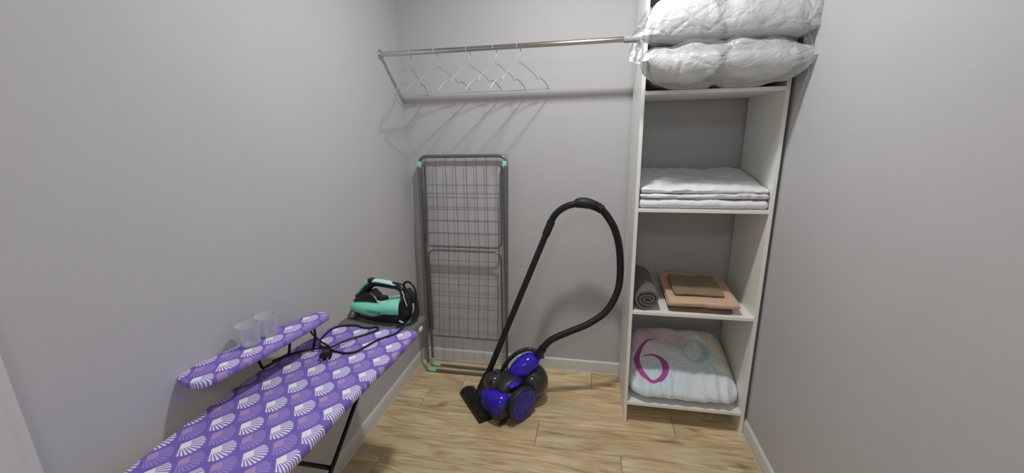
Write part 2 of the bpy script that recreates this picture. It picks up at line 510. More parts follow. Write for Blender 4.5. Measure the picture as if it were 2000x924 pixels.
# ---- folded cloths
def folded(name, x0, x1, y0, y1, z0, layers, t, matl, seed, rise=0.0, gap=.0015, yaw=0, wob=.003, nx=26, parent=None, fr=0.0, brise=0.0):
    """a cloth folded in a zigzag: real folds at front (y0) and back (y1)"""
    r = t / 2; pts = []
    zc = [z0 + r + i * (t + gap) for i in range(layers)]
    front = True
    for i, z in enumerate(zc):
        a, b = (y1 - r, y0 + r) if i % 2 == 0 else (y0 + r, y1 - r)
        n = 40 if fr else 14
        for k in range(n + 1): pts.append((a + (b - a) * k / n, z))
        if i < layers - 1:
            sgn = -1 if i % 2 == 0 else 1
            h = (zc[i + 1] - z) / 2
            for k in range(1, 6):
                an = -PI / 2 + PI * k / 6
                pts.append((b + sgn * (r + h * .3) * math.cos(an), z + h + h * math.sin(an)))
    P = [Vector((0, a, b)) for a, b in pts]; n = len(P)
    nr = []
    for i in range(n):
        d = (P[min(n - 1, i + 1)] - P[max(0, i - 1)]).normalized()
        nr.append(Vector((0, -d.z, d.y)))
    bm = bmesh.new()
    rings = []
    zt = z0 + layers * (t + gap)
    for k in range(nx + 1):
        s = k / nx
        x = x0 + (x1 - x0) * s
        ex = min(1, min(s, 1 - s) * nx / 1.2 + .35) if nx else 1
        loop = []
        for sgn in (1, -1):
            for i in (range(n) if sgn == 1 else range(n - 1, -1, -1)):
                p = P[i] + nr[i] * (r * .96 * sgn * ex)
                fy = (p.y - y0) / (y1 - y0)
                hh = (p.z - z0) / max(1e-6, zt - z0)
                p = Vector((x, p.y, p.z))
                layer = int(hh * layers * .999)
                p.y += wob * 1.6 * nz((x, layer * 3.1, 0), 9, seed) * (1.2 - fy)
                p.x += wob * 1.5 * nz((0, p.y, layer * 2.3), 8, seed) * (2 * s - 1)
                p.z = z0 + (p.z - z0) * (1 + .0 * fy) + brise * fy + hh * ((rise - brise) * fy + wob * 2.2 * nz((x, p.y, 0), 7, seed) + wob * .8 * nz((x, p.y, 0), 26, seed))
                if fr:
                    p.z += fr * (nz((x, p.y * 2.2, layer), 42, seed) + .6 * math.sin(p.y * 260 + 3 * nz((x, 0, 0), 6, seed))) * (.4 + hh)
                    p.y += fr * 1.6 * nz((x, layer * 5.0, 0), 55, seed)
                p.z = max(p.z, z0 + .0004)
                loop.append(p)
        rings.append(loop)
    loft(bm, rings)
    c = Vector(((x0 + x1) / 2, (y0 + y1) / 2, z0))
    for v in bm.verts: v.co -= c
    o = obj(name, bm, matl, parent, smooth=60); o.location = c; o.rotation_euler.z = yaw
    return o

z2 = ZS[2] + .0004
g = 'white towels folded on the second shelf from the top'
tag(folded('folded_towel', 1.328, 1.868, -.425, -.045, z2, 2, .0205, TOWEL, 3, rise=.022, wob=.0035, gap=.0008, nx=70, fr=.0016), 'white folded towel, undermost of the three on the shelf below the bagged pillows', 'towel', g)
tag(folded('folded_towel', 1.330, 1.867, -.428, -.045, z2 + .0455, 2, .0100, TOWEL, 11, rise=.030, brise=.022, wob=.0035, gap=.0008, nx=70, fr=.0022), 'white folded towel, middle one of the three in the towel stack', 'towel', g)
tag(folded('folded_towel', 1.333, 1.864, -.422, -.050, z2 + .0695, 2, .0105, TOWEL, 23, rise=.060, brise=.030, wob=.007, gap=.0008, nx=70, fr=.0026), 'white crinkled towel, topmost of the three in the towel stack', 'towel', g)

# rolled blanket: flattened spiral extruded along y
z3 = ZS[1]
bm = bmesh.new(); turns = 2.81; N = 120; sp = []
for i in range(N + 1):
    a = 2 * PI * turns * i / N; f = .19 + .81 * i / N
    sp.append(Vector((.0585 * f * math.cos(a - .4), 0, (.0505 * f ** 1.45) * math.sin(a - .4))))
rings = []
th = .0068
for k in range(22):
    s = k / 21; yy = -.425 + .375 * s
    e = .75 if k in (0, 21) else 1
    loop = []
    for sg in (1, -1):
        for i in (range(N + 1) if sg == 1 else range(N, -1, -1)):
            d = (sp[min(N, i + 1)] - sp[max(0, i - 1)]).normalized(); n_ = Vector((d.z, 0, -d.x))
            p = sp[i] + n_ * th * sg * e
            f = i / N
            p = Vector((p.x + .003 * nz((p.x, yy, p.z), 12, 5), yy + .006 * nz((p.x * 3, 0, p.z * 3), 14, 2) * (1 if k < 2 else .2), p.z * (1 + .05 * s) + .002 * nz((p.x, yy, 3), 14, 8)))
            loop.append(p)
    rings.append(loop)
loft(bm, rings)
zmin = min(v.co.z for v in bm.verts)
for v in bm.verts: v.co.z -= zmin
o = obj('rolled_blanket', bm, GREYB, smooth=60); o.location = (1.394, 0, z3 + .0005)
tag(o, 'dark grey blanket rolled up at the left end of the third shelf down', 'blanket')

tag(folded('folded_cloth', 1.505, 1.785, -.412, -.07, z3 + .0004, 2, .0125, BROWN, 31, rise=.008), 'dark brown folded cloth at the bottom of the small linen pile', 'cloth')
tag(folded('folded_cloth', 1.492, 1.812, -.420, -.06, z3 + .0295, 2, .0125, TERRA, 41, rise=.024, brise=.008, wob=.004, gap=.004), 'apricot folded linen cloth between the two brown cloths', 'cloth')
tag(folded('folded_cloth', 1.528, 1.756, -.362, -.14, z3 + .0680, 2, .0058, OLIVE, 57, rise=.018, brise=.012, wob=.003), 'small olive brown folded cloth on top of the apricot one', 'cloth')

# ---- folded duvet with printed numerals on the lowest shelf
DC = Vector((1.602, -.222, ZS[0]))
def duvet_fn(p):
    fy = (p.y + .2) / .4                      # 0 front .. 1 back
    h = .105 + .175 * min(1, max(0, fy)) ** .9
    zt = (p.z + .1) / .2
    edge = max(0, 1 - (abs(p.x) / .285) ** 5) * max(0, 1 - (abs(p.y) / .235) ** 6)
    z = zt * h * (.84 + .16 * edge)
    x = p.x * (1.0 - .015 * zt * (fy))
    y = p.y - .018 * math.sin(zt * PI) * (1 - fy)
    w = Vector((x, y, z))
    k = max(0, -p.y / .2)
    fold = math.sin(x * 95 + 6 * nz((x, y, z), 5, 2)) * .0085 * k ** 1.3 * (.4 + .6 * max(0, nz((x, 0, 0), 9, 4) + .4))
    z += zt * (.014 * nz((x, y, 0), 9, 1) + .008 * (1 - 2 * abs(nz((x, y, 0), 14, 7))) * .6 + .003 * nz((x, y, 0), 40, 3)) + fold * zt
    y -= fold * 1.2
    # quilting seam
    z -= zt * .010 * math.exp(-((x - .015) / .007) ** 2)
    # sides sag up a little at the bottom front
    if zt < .4: z += (.4 - zt) * .16 * max(0, (-p.y - .08) / .12) ** 1.3 * (.25 + .75 * (abs(p.x) / .27) ** 1.5 * .8)
    return Vector((x, y, max(0.001, z)))
bm = rbox((.268, .198, .1), .085, 44, duvet_fn)
bvh = BVHTree.FromBMesh(bm)
duv = obj('folded_duvet', bm, DUVET, smooth=180, loc=DC)
tag(duv, 'puffy white folded duvet with a magenta figure six on the lowest shelf', 'duvet')
def strip(name, pts, matl, closed=False):
    P = spline([Vector((a, b, w)) for a, b, w in pts], 6, closed)
    n = len(P); up = Vector((0, -.47, .88))
    bm = bmesh.new(); rows_ = []
    for i in range(n):
        a = P[i - 1] if (i or closed) else P[i]; b = P[(i + 1) % n] if (i < n - 1 or closed) else P[i]
        d = Vector((b.x - a.x, b.y - a.y)).normalized(); q = Vector((-d.y, d.x))
        row = []
        for k in range(7):
            s = (k / 6 - .5) * P[i].z
            x, yy = P[i].x + q.x * s - DC.x, P[i].y + q.y * s - DC.y
            zz = .38 + .54 * (yy + DC.y + .1) - DC.z
            hit = bvh.ray_cast(Vector((x, yy, zz)) + up * .3, -up)
            c = hit[0] + hit[1] * .0009 if hit[0] else Vector((x, yy, zz))
            row.append(bm.verts.new(c))
        rows_.append(row)
    for i in range(n if closed else n - 1):
        for k in range(6):
            bm.faces.new((rows_[i][k], rows_[i][k + 1], rows_[(i + 1) % n][k + 1], rows_[(i + 1) % n][k]))
    obj(name, bm, matl, duv, smooth=180)
SIX = [(1.495, -0.154, 0.0032), (1.469, -0.164, 0.0064), (1.442, -0.177, 0.0107), (1.417, -0.2, 0.0159), (1.397, -0.229, 0.0221), (1.382, -0.261, 0.0271), (1.378, -0.292, 0.0288), (1.383, -0.322, 0.0285), (1.393, -0.35, 0.0272), (1.411, -0.375, 0.0229), (1.433, -0.39, 0.0158), (1.456, -0.395, 0.0118), (1.48, -0.388, 0.0177), (1.501, -0.371, 0.0247), (1.516, -0.346, 0.0309), (1.519, -0.317, 0.0312), (1.51, -0.291, 0.0254), (1.493, -0.27, 0.0185), (1.47, -0.256, 0.0124), (1.445, -0.254, 0.0083), (1.422, -0.261, 0.0062), (1.409, -0.267, 0.0031)]
RING = [(1.626, -0.251, 0.0061), (1.625, -0.22, 0.0072), (1.642, -0.182, 0.0094), (1.67, -0.162, 0.0116), (1.7, -0.159, 0.0179), (1.724, -0.173, 0.0313), (1.739, -0.201, 0.0433), (1.735, -0.232, 0.0429), (1.713, -0.261, 0.0303), (1.684, -0.276, 0.0181), (1.656, -0.273, 0.0121), (1.635, -0.26, 0.0071)]
strip('printed_numeral', SIX, PINKP)
strip('printed_numeral', RING, TEALP, True)

# ---- pillows in clear bags on the top shelf
ZT = ZS[3] + .0005
def lens(u, v, p, q): return max(0.0, (1 - abs(u) ** p) * (1 - abs(v) ** p)) ** q
BK = -.045
def bag_point(u, v, side, front, z0, zs, tt, tb, grow=0.0):
    """a stuffed bag: seam all round, lens-shaped above (side=1) and below (side=-1); wider in front of the side panels"""
    y = BK + (front - BK) * (.5 - v / 2) - (grow * (1 - v) / 2)
    w = max(0.0, min(1.0, (DF - .004 - y) / .05)); w = w * w * (3 - 2 * w)
    hx = (XI1 - XI0) / 2 - .004 + w * (.036 + grow)
    xc = (XI0 + XI1) / 2 + .004 * w
    ear = 1 - .05 * (1 - abs(u) ** 2) * w * 0
    x = xc + u * hx * ear
    y -= .012 * w * (abs(u) ** 6 + .3 * math.cos(u * 3))
    t = lens(u, v, 3.2, .42)
    dent = 1 - .20 * math.exp(-(u / .09) ** 2)
    z = zs * (1 + .05 * w * math.sin(u * 5 + 1) + .04 * w * math.sin(u * 13)) + side * (tt if side > 0 else tb) * t * dent + grow * side * t
    return Vector((x, y, max(z0 + .0008, z0 + z)))
def bag_mesh(front, z0, zs, tt, tb, grow, seed, amp, u0=-1, u1=1, n=64, m=44, squeeze=False):
    bm = bmesh.new(); G = {}
    for side in (1, -1):
        for i in range(n + 1):
            for j in range(m + 1):
                u, v = -1 + 2 * i / n, -1 + 2 * j / m
                if side == -1 and (i in (0, n) or j in (0, m)): G[side, i, j] = G[1, i, j]; continue
                U = u0 + (u1 - u0) * (u + 1) / 2
                if squeeze: # one of two pillows side by side: own lens inside half of the bag
                    c = bag_point(U, v, side, front, z0, zs, 0, 0, grow)
                    t = lens(u, v, 3.6, .40)
                    c.z = max(z0 + .009, z0 + zs + side * ((tt - .014 if side > 0 else tb - .022) * t))
                else: c = bag_point(U, v, side, front, z0, zs, tt, tb, grow)
                e = min(1, (1 - abs(u)) * 6) * min(1, (1 - abs(v)) * 6)
                a = nz(c, 10, seed); b = 1 - abs(nz((c.x * 1.0, c.y * .8, c.z * 1.5), 13, seed + 4)) * 2; d_ = 1 - abs(nz(c, 31, seed + 9)) * 2
                k = amp * (.9 * a + .55 * b + .28 * d_)
                c.z += side * k * (.25 + .75 * e); c.y -= .5 * k * (1 if v < 0 else 0)
                if c.y > DF - .003: c.x = max(XI0 + .002, min(XI1 - .002, c.x))
                c.z = max(z0 + .0006, c.z)
                G[side, i, j] = bm.verts.new(c)
        for i in range(n):
            for j in range(m):
                f = [G[side, i, j], G[side, i + 1, j], G[side, i + 1, j + 1], G[side, i, j + 1]]
                if len(set(f)) > 2:
                    try: bm.faces.new(f)
                    except ValueError: pass
    return bm
def pillow(half, front, z0, zs, tt, tb, seed, lab):
    bm = bag_mesh(front, z0, zs, tt, tb, -.030, seed, .006, *((-.97, -.03) if half < 0 else (.03, .97)), n=26, m=30, squeeze=True)
    return tag(obj('pillow', bm, PILLOW, smooth=180), lab, 'pillow', 'white pillows packed in clear bags')
LOW = (-.575, ZT, .095, .088, .094); UPP = (-.560, ZT + .165, .028, .200, .028)
pillow(-1, *LOW, 1, 'white pillow at the left inside the lower clear bag on the top shelf')
pillow(1, *LOW, 5, 'white pillow at the right inside the lower clear bag on the top shelf')
pillow(-1, *UPP, 9, 'white pillow at the left inside the upper clear bag')
pillow(1, *UPP, 14, 'white pillow at the right inside the upper clear bag')

def bag(dims, seed, lab, flaps):
    bm = bag_mesh(*dims, .006, seed, .010)
    for corners, sd in flaps:
        A, Bv, C, D = [Vector(q) for q in corners]
        n = 18; g_ = []
        nrm = (Bv - A).cross(D - A).normalized()
        for i in range(n + 1):
            r_ = []
            for j in range(n + 1):
                u, v = i / n, j / n
                p = A * (1 - u) * (1 - v) + Bv * u * (1 - v) + C * u * v + D * (1 - u) * v
                am = (u * (1 - u) * 4) ** .4
                p += nrm * (.010 * nz((u * 3, v * 3, sd), 1.3, sd) + .0035 * (1 - 2 * abs(nz((u * 5, v * 5, sd), 1, sd)))) * (.3 + am)
                p.x = min(p.x, RW - .003)
                r_.append(bm.verts.new(p))
            g_.append(r_)
        for i in range(n):
            for j in range(n): bm.faces.new((g_[i][j], g_[i + 1][j], g_[i + 1][j + 1], g_[i][j + 1]))
    o = obj('plastic_bag', bm, FILM, smooth=50)
    return tag(o, lab, 'bag', 'clear plastic bags of pillows')
bag(LOW, 2, 'shiny clear plastic bag of pillows lying on the top shelf, the lower one',
    [(((1.30, -.52, 1.84), (1.242, -.55, 1.832), (1.243, -.55, 1.765), (1.285, -.55, 1.752)), 3),
     (((1.880, -.50, 1.87), (1.897, -.55, 1.81), (1.896, -.55, 1.69), (1.880, -.52, 1.745)), 6)])
bag(UPP, 8, 'shiny clear plastic bag of pillows lying on the other bag, cut by the photo top',
    [(((1.32, -.50, 1.97), (1.29, -.56, 1.935), (1.246, -.56, 1.855), (1.32, -.55, 1.845)), 13),
     (((1.875, -.47, 2.08), (1.899, -.57, 2.03), (1.898, -.57, 1.90), (1.850, -.57, 1.86)), 17)])

# ================================================================== RAIL AND HANGERS
RYD, RZ = -.2346, 1.909
rail = thing('clothes_rail', 'chrome clothes rail fixed between the left wall and the shelving unit', 'rail', (0, RYD, RZ))
obj('rail_tube', TB([(.004, 0, 0), (1.243, 0, 0)], .0125, seg=24), CHROME, rail)
bm = bmesh.new(); lathe(bm, [(.027, .0005), (.027, .003), (.024, .005), (.0165, .006), (.0165, .014), (.014, .016), (.0126, .016)], 32, 'X')
fl = obj('wall_flange', bm, CHROME, rail)
for sz in (-1, 1):
    bm = bmesh.new(); lathe(bm, [(.0048, .004), (.0048, .0062), (.003, .0078)], 14, 'X', (0, 0, sz * .0205)); obj('screw', bm, CHROME, fl)
bm = bmesh.new(); lathe(bm, [(.0135, 1.238), (.016, 1.2385), (.016, 1.290), (.024, 1.3), (.024, 1.3078), (.002, 1.3078)], 28, 'X')
obj('rail_socket', bm, SOCK, rail)['label'] = 'pale end socket of the rail'

def hanger_bm(half=.205):
    body = [(0, -.072), (.020, -.080), (.075, -.112), (.108, -.133), (.118, -.143), (.122, -.151), (.130, -.154), (.138, -.149), (.148, -.149), (.170, -.160), (.192, -.177), (.203, -.190), (.205, -.199), (.200, -.203), (.190, -.2035)]
    k = half / .205
    pts = [(-s * k, z) for s, z in reversed(body)] + [(s * k, z) for s, z in body[1:]]
    path = [Vector((0, s, z)) for s, z in pts]
    P = spline(path, 4, True)
    bm = bmesh.new(); tube(bm, P, .0019, seg=7, closed=True)
    R = .0148
    hook = [(0, .0, -.072), (0, .0005, -.055), (0, .0045, -.040), (0, .0120, -.026)]
    for a in range(-20, 205, 22): hook.append((0, R * math.cos(math.radians(a)), R * math.sin(math.radians(a)) - .0018))
    hp = spline([Vector(h) for h in hook], 4)
    b2 = bmesh.new()
    hk = bmesh.new(); tube(hk, hp, .0019, seg=7)
    return bm, hk
hg = [(.166, 1.0, .195, 'leftmost'), (.305, 56, .205, 'second from the left'), (.478, 56, .208, 'middle'), (.617, 57, .208, 'second from the right'), (.738, 55.4, .208, 'rightmost')]
for i, (x, ang, half, w) in enumerate(hg):
    t = thing('wire_hanger', f'empty thin silver wire coat hanger, {w} of the five on the rail', 'hanger', (x, RYD, RZ), 'wire hangers on the rail')
    if i == 0: a, h = hanger_bm(); ob = obj('hanger_frame', a, WIRE, t); oh = obj('hook', h, WIRE, t); M1, M2 = ob.data, oh.data
    else: ob = link(bpy.data.objects.new('hanger_frame', M1), t); oh = link(bpy.data.objects.new('hook', M2), t)
    t.scale = (1, half / .205, 1)
    a = math.radians(ang) if i else math.radians(90)
    t.rotation_euler = (math.radians((3.0, 4.5, 4.5, 4.2, 4.4)[i]), 0, -(PI / 2 - a))

# ================================================================== DRYING RACK
rack = thing('drying_rack', 'grey folding clothes drying rack leaning flat against the back wall', 'drying rack', (.35, -.05, 0))
RO = -Vector((.35, -.05, 0))
def rk(name, bm, m, parent=rack):
    o = obj(name, bm, m, parent)
    if parent is rack: o.location = RO
    return o
def yc(z): return -.034 - (1.38 - z) * .062          # plane of the main frame
def yl(z, y0, y1): return y0 + (y1 - y0) * z / 1.32
# main frame: thick inverted U plus thin bottom bar
rk('main_frame', TB(rounded_path([(.090, yc(.27), .27), (.088, yc(1.371), 1.371), (.624, yc(1.371), 1.371), (.612, yc(.27), .27)], .05, 8), .0095, seg=12), GREYM)
rk('lower_bar', TB(rounded_path([(.092, yc(.30), .30), (.092, yc(.232) - .003, .232), (.60, yc(.232) - .003, .232), (.61, yc(.30), .30)], .04, 6), .0050, seg=10), GREYM)
for xt, xm, xb in zip([.128, .193, .254, .314, .380, .442, .503, .564], [.120, .186, .252, .317, .386, .447, .506, .569], [.110, .171, .238, .299, .358, .430, .490, .552]):
    rk('wire', TB([(xt, yc(1.371) - .0085, 1.3795), (xt, yc(1.36) - .009, 1.362), (xt * .6 + xm * .4 , yc(1.05) - .002, 1.05), (xm, yc(.82) - .002, .82), (xb, yc(.232) - .007, .232)], .0017, seg=6), RWIRE)
# wings folded behind
def wing(z0, z1, x0, x1, zs, upper):
    yo = -.012
    if upper: pts = [(x0, yc(z1) + yo * -.3, z1), (x0, yc(z0) + yo, z0), (x1, yc(z0) + yo, z0), (x1, yc(z1) + yo * -.3, z1)]
    else: pts = [(x0, yc(z0) + yo * -.3, z0), (x0, yc(z1) + yo, z1), (x1, yc(z1) + yo, z1), (x1, yc(z0) + yo * -.3, z0)]
    w = rk('wing_frame', TB(rounded_path(pts, .045, 7), .0058, seg=10), GREYM)
    for z in zs: rk('wire', TB([(x0, yc(z) + .008, z), (x1, yc(z) + .008, z)], .0015, seg=6), RWIRE, w)
wing(.829, 1.315, .118, .590, [1.201, 1.125, 1.053, .981, .908], True)
wing(.27, .803, .124, .584, [.734, .651, .580, .502, .425], False)
# two U-shaped legs with mint corner pieces
for (x0, x1, y0, yt, nm) in ((.096, .620, -.160, -.062, 'front'), (.104, .610, -.098, -.054, 'rear')):
    zb = .012
    f = lambda z: y0 + (yt - y0) * (z - zb) / (1.32 - zb)
    lg = rk('leg', TB([(x0, f(1.32), 1.32), (x0, f(.045), .045)], .0085, seg=12), GREYM)
    rk('leg', TB([(x1, f(1.32), 1.32), (x1, f(.045), .045)], .0085, seg=12), GREYM)
    rk('foot_bar', TB([(x0 + .03, y0, zb), (x1 - .03, y0, zb)], .0085, seg=12), GREYM)
    for s, x in ((1, x0), (-1, x1)):
        rk('corner_foot', TB(rounded_path([(x, f(.062), .062), (x, y0, zb), (x + s * .055, y0, zb)], .034, 8), .0115, seg=12), MINT)['label'] = 'mint plastic corner foot'
for s, x in ((1, .096), (-1, .616)):
    bm = bmesh.new(); box(bm, x - .011, x + .011, -.070, -.040, 1.302, 1.342, bev=.004, seg=2)
    lathe(bm, [(.008, -.078), (.009, -.070)], 16, 'Y', (x + s * .003, 0, 1.322))
    rk('pivot_clip', bm, MINT)['label'] = 'mint plastic pivot clip'

# ================================================================== IRONING BOARD
BZ = .75
ib = thing('ironing_board', 'ironing board with purple fan print cover standing along the left wall', 'ironing board', (.25, -1.5, 0))
IO = -Vector((.25, -1.5, 0))
def ip(name, bm, m, parent=ib, smooth=40):
    o = obj(name, bm, m, parent, smooth)
    if parent is ib: o.location = IO
    return o
right = [(.27, -.999), (.36, -.999), (.415, -.999), (.438, -1.001), (.450, -1.009), (.4535, -1.025), (.4535, -1.06), (.452, -1.12), (.449, -1.2), (.434, -1.40), (.427, -1.70), (.41, -1.86), (.37, -2.03), (.305, -2.12)]
left = [(.245, -2.14), (.165, -2.09), (.092, -1.95), (.053, -1.76), (.040, -1.52), (.043, -1.28), (.062, -1.14), (.079, -1.06), (.084, -1.025), (.092, -1.007), (.106, -1.000), (.13, -.999), (.18, -.999)]
outl = spline([Vector((*p, 0)) for p in right + left], 6, True)
cen = Vector((.25, -1.5, 0))
def inset(o, d):
    r = []
    n = len(o)
    for i in range(n):
        t_ = (o[(i + 1) % n] - o[i - 1]).normalized(); r.append(o[i] + Vector((t_.y, -t_.x, 0)) * -d)
    return r
# orientation: make sure positive d moves inward
_area = sum(outl[i - 1].x * outl[i].y - outl[i].x * outl[i - 1].y for i in range(len(outl)))
_s = 1 if _area > 0 else -1
def ring_at(d, z): return [Vector((p.x, p.y, z)) for p in inset(outl, _s * d)]
bm = bmesh.new()
loft(bm, [ring_at(.012, BZ - .026), ring_at(.002, BZ - .025), ring_at(0, BZ - .020), ring_at(0, BZ - .008), ring_at(.002, BZ - .003), ring_at(.006, BZ - .0006), ring_at(.012, BZ)])
cover = ip('board_cover', bm, FAN)
# the pattern is laid out in world metres, so undo the offset of the part's own axes
cover.data.transform(Matrix.Translation(IO)); cover.location = (0, 0, 0)
FAN.node_tree.nodes
for nd in FAN.node_tree.nodes:
    if nd.type == 'MAPPING': nd.inputs['Location'].default_value = -IO
bm = bmesh.new(); loft(bm, [ring_at(.011, BZ - .030), ring_at(.011, BZ - .0262)]); ip('board_base', bm, BLACKM)
# iron rest at the far end
bm = bmesh.new(); box(bm, .096, .428, -1.03, -.866, BZ - .016, BZ - .006, bev=.004, seg=2)
ir = ip('iron_rest', bm, RESTM)
bm = bmesh.new(); tube(bm, rounded_path([(.096, -1.02, BZ - .012), (.096, -.863, BZ - .012), (.430, -.863, BZ - .012), (.430, -1.02, BZ - .012)], .03, 6), .0065, seg=10)
ip('rest_rim', bm, GREYM)
bm = bmesh.new(); box(bm, .424, .440, -.955, -.925, BZ - .036, BZ - .018, bev=.003, seg=2); ip('rest_bracket', bm, WHITEP)['label'] = 'white plastic bracket'
# legs: two crossing pairs
def legset(xa, xb, yt, yb, name):
    zt, zb = BZ - .030, .012
    for x in (xa, xb):
        ip('leg', TB([(x, yt, zt), (x, yb, zb)], .0068, seg=10), BLACKT)
    ip('foot_bar', TB([(xa - .02, yb, zb), (xb + .02, yb, zb)], .0110, seg=10), BLACKT)
    for x in (xa - .022, xb + .022):
        ip('foot_cap', TB([(x - .012, yb, zb), (x + .012, yb, zb)], .0120, seg=10), RUBBER)
legset(.14, .36, -1.208, -2.13, 'a')
legset(.164, .336, -2.09, -1.165, 'b')
ip('cross_bar', TB([(.14, -1.464, .518), (.36, -1.464, .518)], .007, seg=8), BLACKT)
ip('height_lever', TB([(.355, -1.47, .52), (.30, -1.56, .625), (.28, -1.62, .70)], .0045, seg=8), BLACKT)

# sleeve board on its bracket
SZ = .865
ax = Vector((.103, -.0, 0)); d = Vector((.106, .470, 0)).normalized(); q = Vector((d.y, -d.x, 0))
so = Vector((.0945, -1.352, SZ))
sb = thing('sleeve_board', 'small sleeve ironing board raised over the left edge of the big board', 'sleeve board', so)
sb.rotation_euler.z = math.atan2(d.y, d.x) - PI / 2
half = [(.0, .236), (.022, .231), (.036, .214), (.046, .17), (.055, .09), (.061, 0), (.064, -.1), (.0645, -.17), (.058, -.212), (.038, -.234), (0, -.240)]
so_l = spline([Vector((x, y_, 0)) for x, y_ in half] + [Vector((-x, y_, 0)) for x, y_ in reversed(half[1:-1])], 5, True)
outl_keep = outl; outl = so_l; cen = Vector((0, 0, 0))
_area = sum(outl[i - 1].x * outl[i].y - outl[i].x * outl[i - 1].y for i in range(len(outl)))
_s = 1 if _area > 0 else -1
bm = bmesh.new()
loft(bm, [ring_at(.010, -.019), ring_at(.002, -.018), ring_at(0, -.013), ring_at(0, -.006), ring_at(.002, -.002), ring_at(.007, 0)])
obj('sleeve_cover', bm, FANS, sb)
bm = bmesh.new(); loft(bm, [ring_at(.014, -.024), ring_at(.012, -.0192)]); obj('sleeve_base', bm, BLACKM, sb)
bm = bmesh.new(); tube(bm, rounded_path([(.0, .175, -.024), (.012, .172, -.06), (.012, .150, -.113)], .02), .0042, seg=8); obj('support_wire', bm, BLACKT, sb)
bm = bmesh.new(); tube(bm, rounded_path([(-.045, -.02, -.024), (-.047, .0, -.113), (-.047, .10, -.113), (-.045, .12, -.024)], .01), .0045, seg=8); obj('support_wire', bm, BLACKT, sb)

# two clear cups
for k, (x, y_, lab) in enumerate([(.066, -1.380, 'clear frosted plastic cup on the sleeve board, nearer the camera'), (.074, -1.314, 'clear frosted plastic cup on the sleeve board, farther one beside the iron cord')]):
    if k == 0:
        bm = bmesh.new(); H = .070
        pr = [(.0245, .0), (.0255, .002), (.0335, H - .003), (.0345, H - .001), (.0345, H), (.0330, H), (.0325, H - .003), (.0247, .0035), (.001, .0030)]
        lathe(bm, pr, 36)
        o = obj('plastic_cup', bm, CUP); CM = o.data
    else: o = link(bpy.data.objects.new('plastic_cup', CM))
    o.location = (x, y_, SZ + .0006)
    tag(o, lab, 'cup', 'clear plastic cups on the sleeve board')

# ================================================================== IRON
it = thing('steam_iron', 'mint and black steam iron lying on the grey iron rest', 'iron', (.402, -.918, BZ - .0055))
it.scale = (1.06, 1.06, 1.06)
it.rotation_euler.z = math.atan2(.030, -.322)
# local: +X towards the tip, length .30; +Y is the side facing the camera after rotation (Y+ -> -Y world)
def sole(sc, L0, L1, z, wid=.058):
    r = []
    n = 28
    for k in range(n):
        a = 2 * PI * k / n
        c, s = math.cos(a), math.sin(a)
        u = (c + 1) / 2
        x = L0 + (L1 - L0) * u
        wprof = wid * (1 - max(0, (u - .25) / .75) ** 2.1) ** .62 if u > .25 else wid * (1 - ((.25 - u) / .25) ** 3 * .12)
        yv = wprof * math.copysign(min(1, abs(s) * 1.0 + (.0 if abs(s) < 1e-6 else .0)) ** .55, s) if abs(s) > 1e-6 else 0
        r.append(Vector((x, yv * sc, z)))
    return r
def ii(name, bm, m, parent=None, smooth=45): return obj(name, bm, m, parent or it, smooth)
bm = bmesh.new(); loft(bm, [sole(1, .0, .302, .0005), sole(1, -.002, .304, .003), sole(.98, 0, .300, .0075)]); ii('soleplate', bm, SOLE)
bm = bmesh.new(); loft(bm, [sole(.96, .0, .285, .0075), sole(1.0, -.004, .288, .014), sole(.97, -.002, .255, .030), sole(.88, .0, .22, .040)]); ii('base_skirt', bm, BLACK)
bm = bmesh.new(); loft(bm, [sole(.90, .24, .300, .0078, .058), sole(.75, .24, .288, .026, .058), sole(.55, .245, .270, .036, .058)]); ii('nose_plate', bm, SOLE)
# mint body shell with the stepped lower edge: loft of y-z sections along x
def sect(x, w, zb, zt, top=.6, n=16):
    r = []
    for k in range(n):
        a = 2 * PI * k / n
        c, s = math.cos(a), math.sin(a)
        yv = w * math.copysign(abs(c) ** .55, c); zz = (zb + zt) / 2 + (zt - zb) / 2 * math.copysign(abs(s) ** .6, s)
        if s > 0: yv *= 1 - (1 - top) * s ** 2
        r.append(Vector((x, yv, zz)))
    return r
bm = bmesh.new()
loft(bm, [sect(.032, .050, .040, .090, .7), sect(.046, .0605, .038, .099, .62), sect(.100, .0615, .036, .088, .55), sect(.118, .0612, .030, .083, .5), sect(.150, .0605, .020, .078, .5), sect(.200, .053, .020, .076, .5), sect(.240, .043, .024, .071, .5), sect(.262, .034, .030, .062, .55), sect(.280, .022, .030, .052, .6)])
ii('body_shell', bm, MINTI)
# black rear tank
bm = bmesh.new()
loft(bm, [sect(-.012, .022, .012, .092, .8), sect(.0, .037, .007, .116, .6), sect(.018, .046, .008, .138, .42), sect(.034, .0535, .012, .112, .5), sect(.040, .048, .014, .095, .55)])
ii('rear_tank', bm, BLACK)
bm = bmesh.new(); tube(bm, spline([(.034, .0545, .024), (.012, .0475, .014), (-.003, .038, .024), (-.0125, .025, .054), (-.0125, .021, .086)], 6), .0032, seg=8); ii('tank_trim', bm, MINTP)
bm = bmesh.new(); tube(bm, spline([(.030, .026, .132), (.021, .033, .134), (.012, .040, .112), (.003, .0400, .082)], 6), .0018, seg=8); ii('tank_trim', bm, WHITEP)
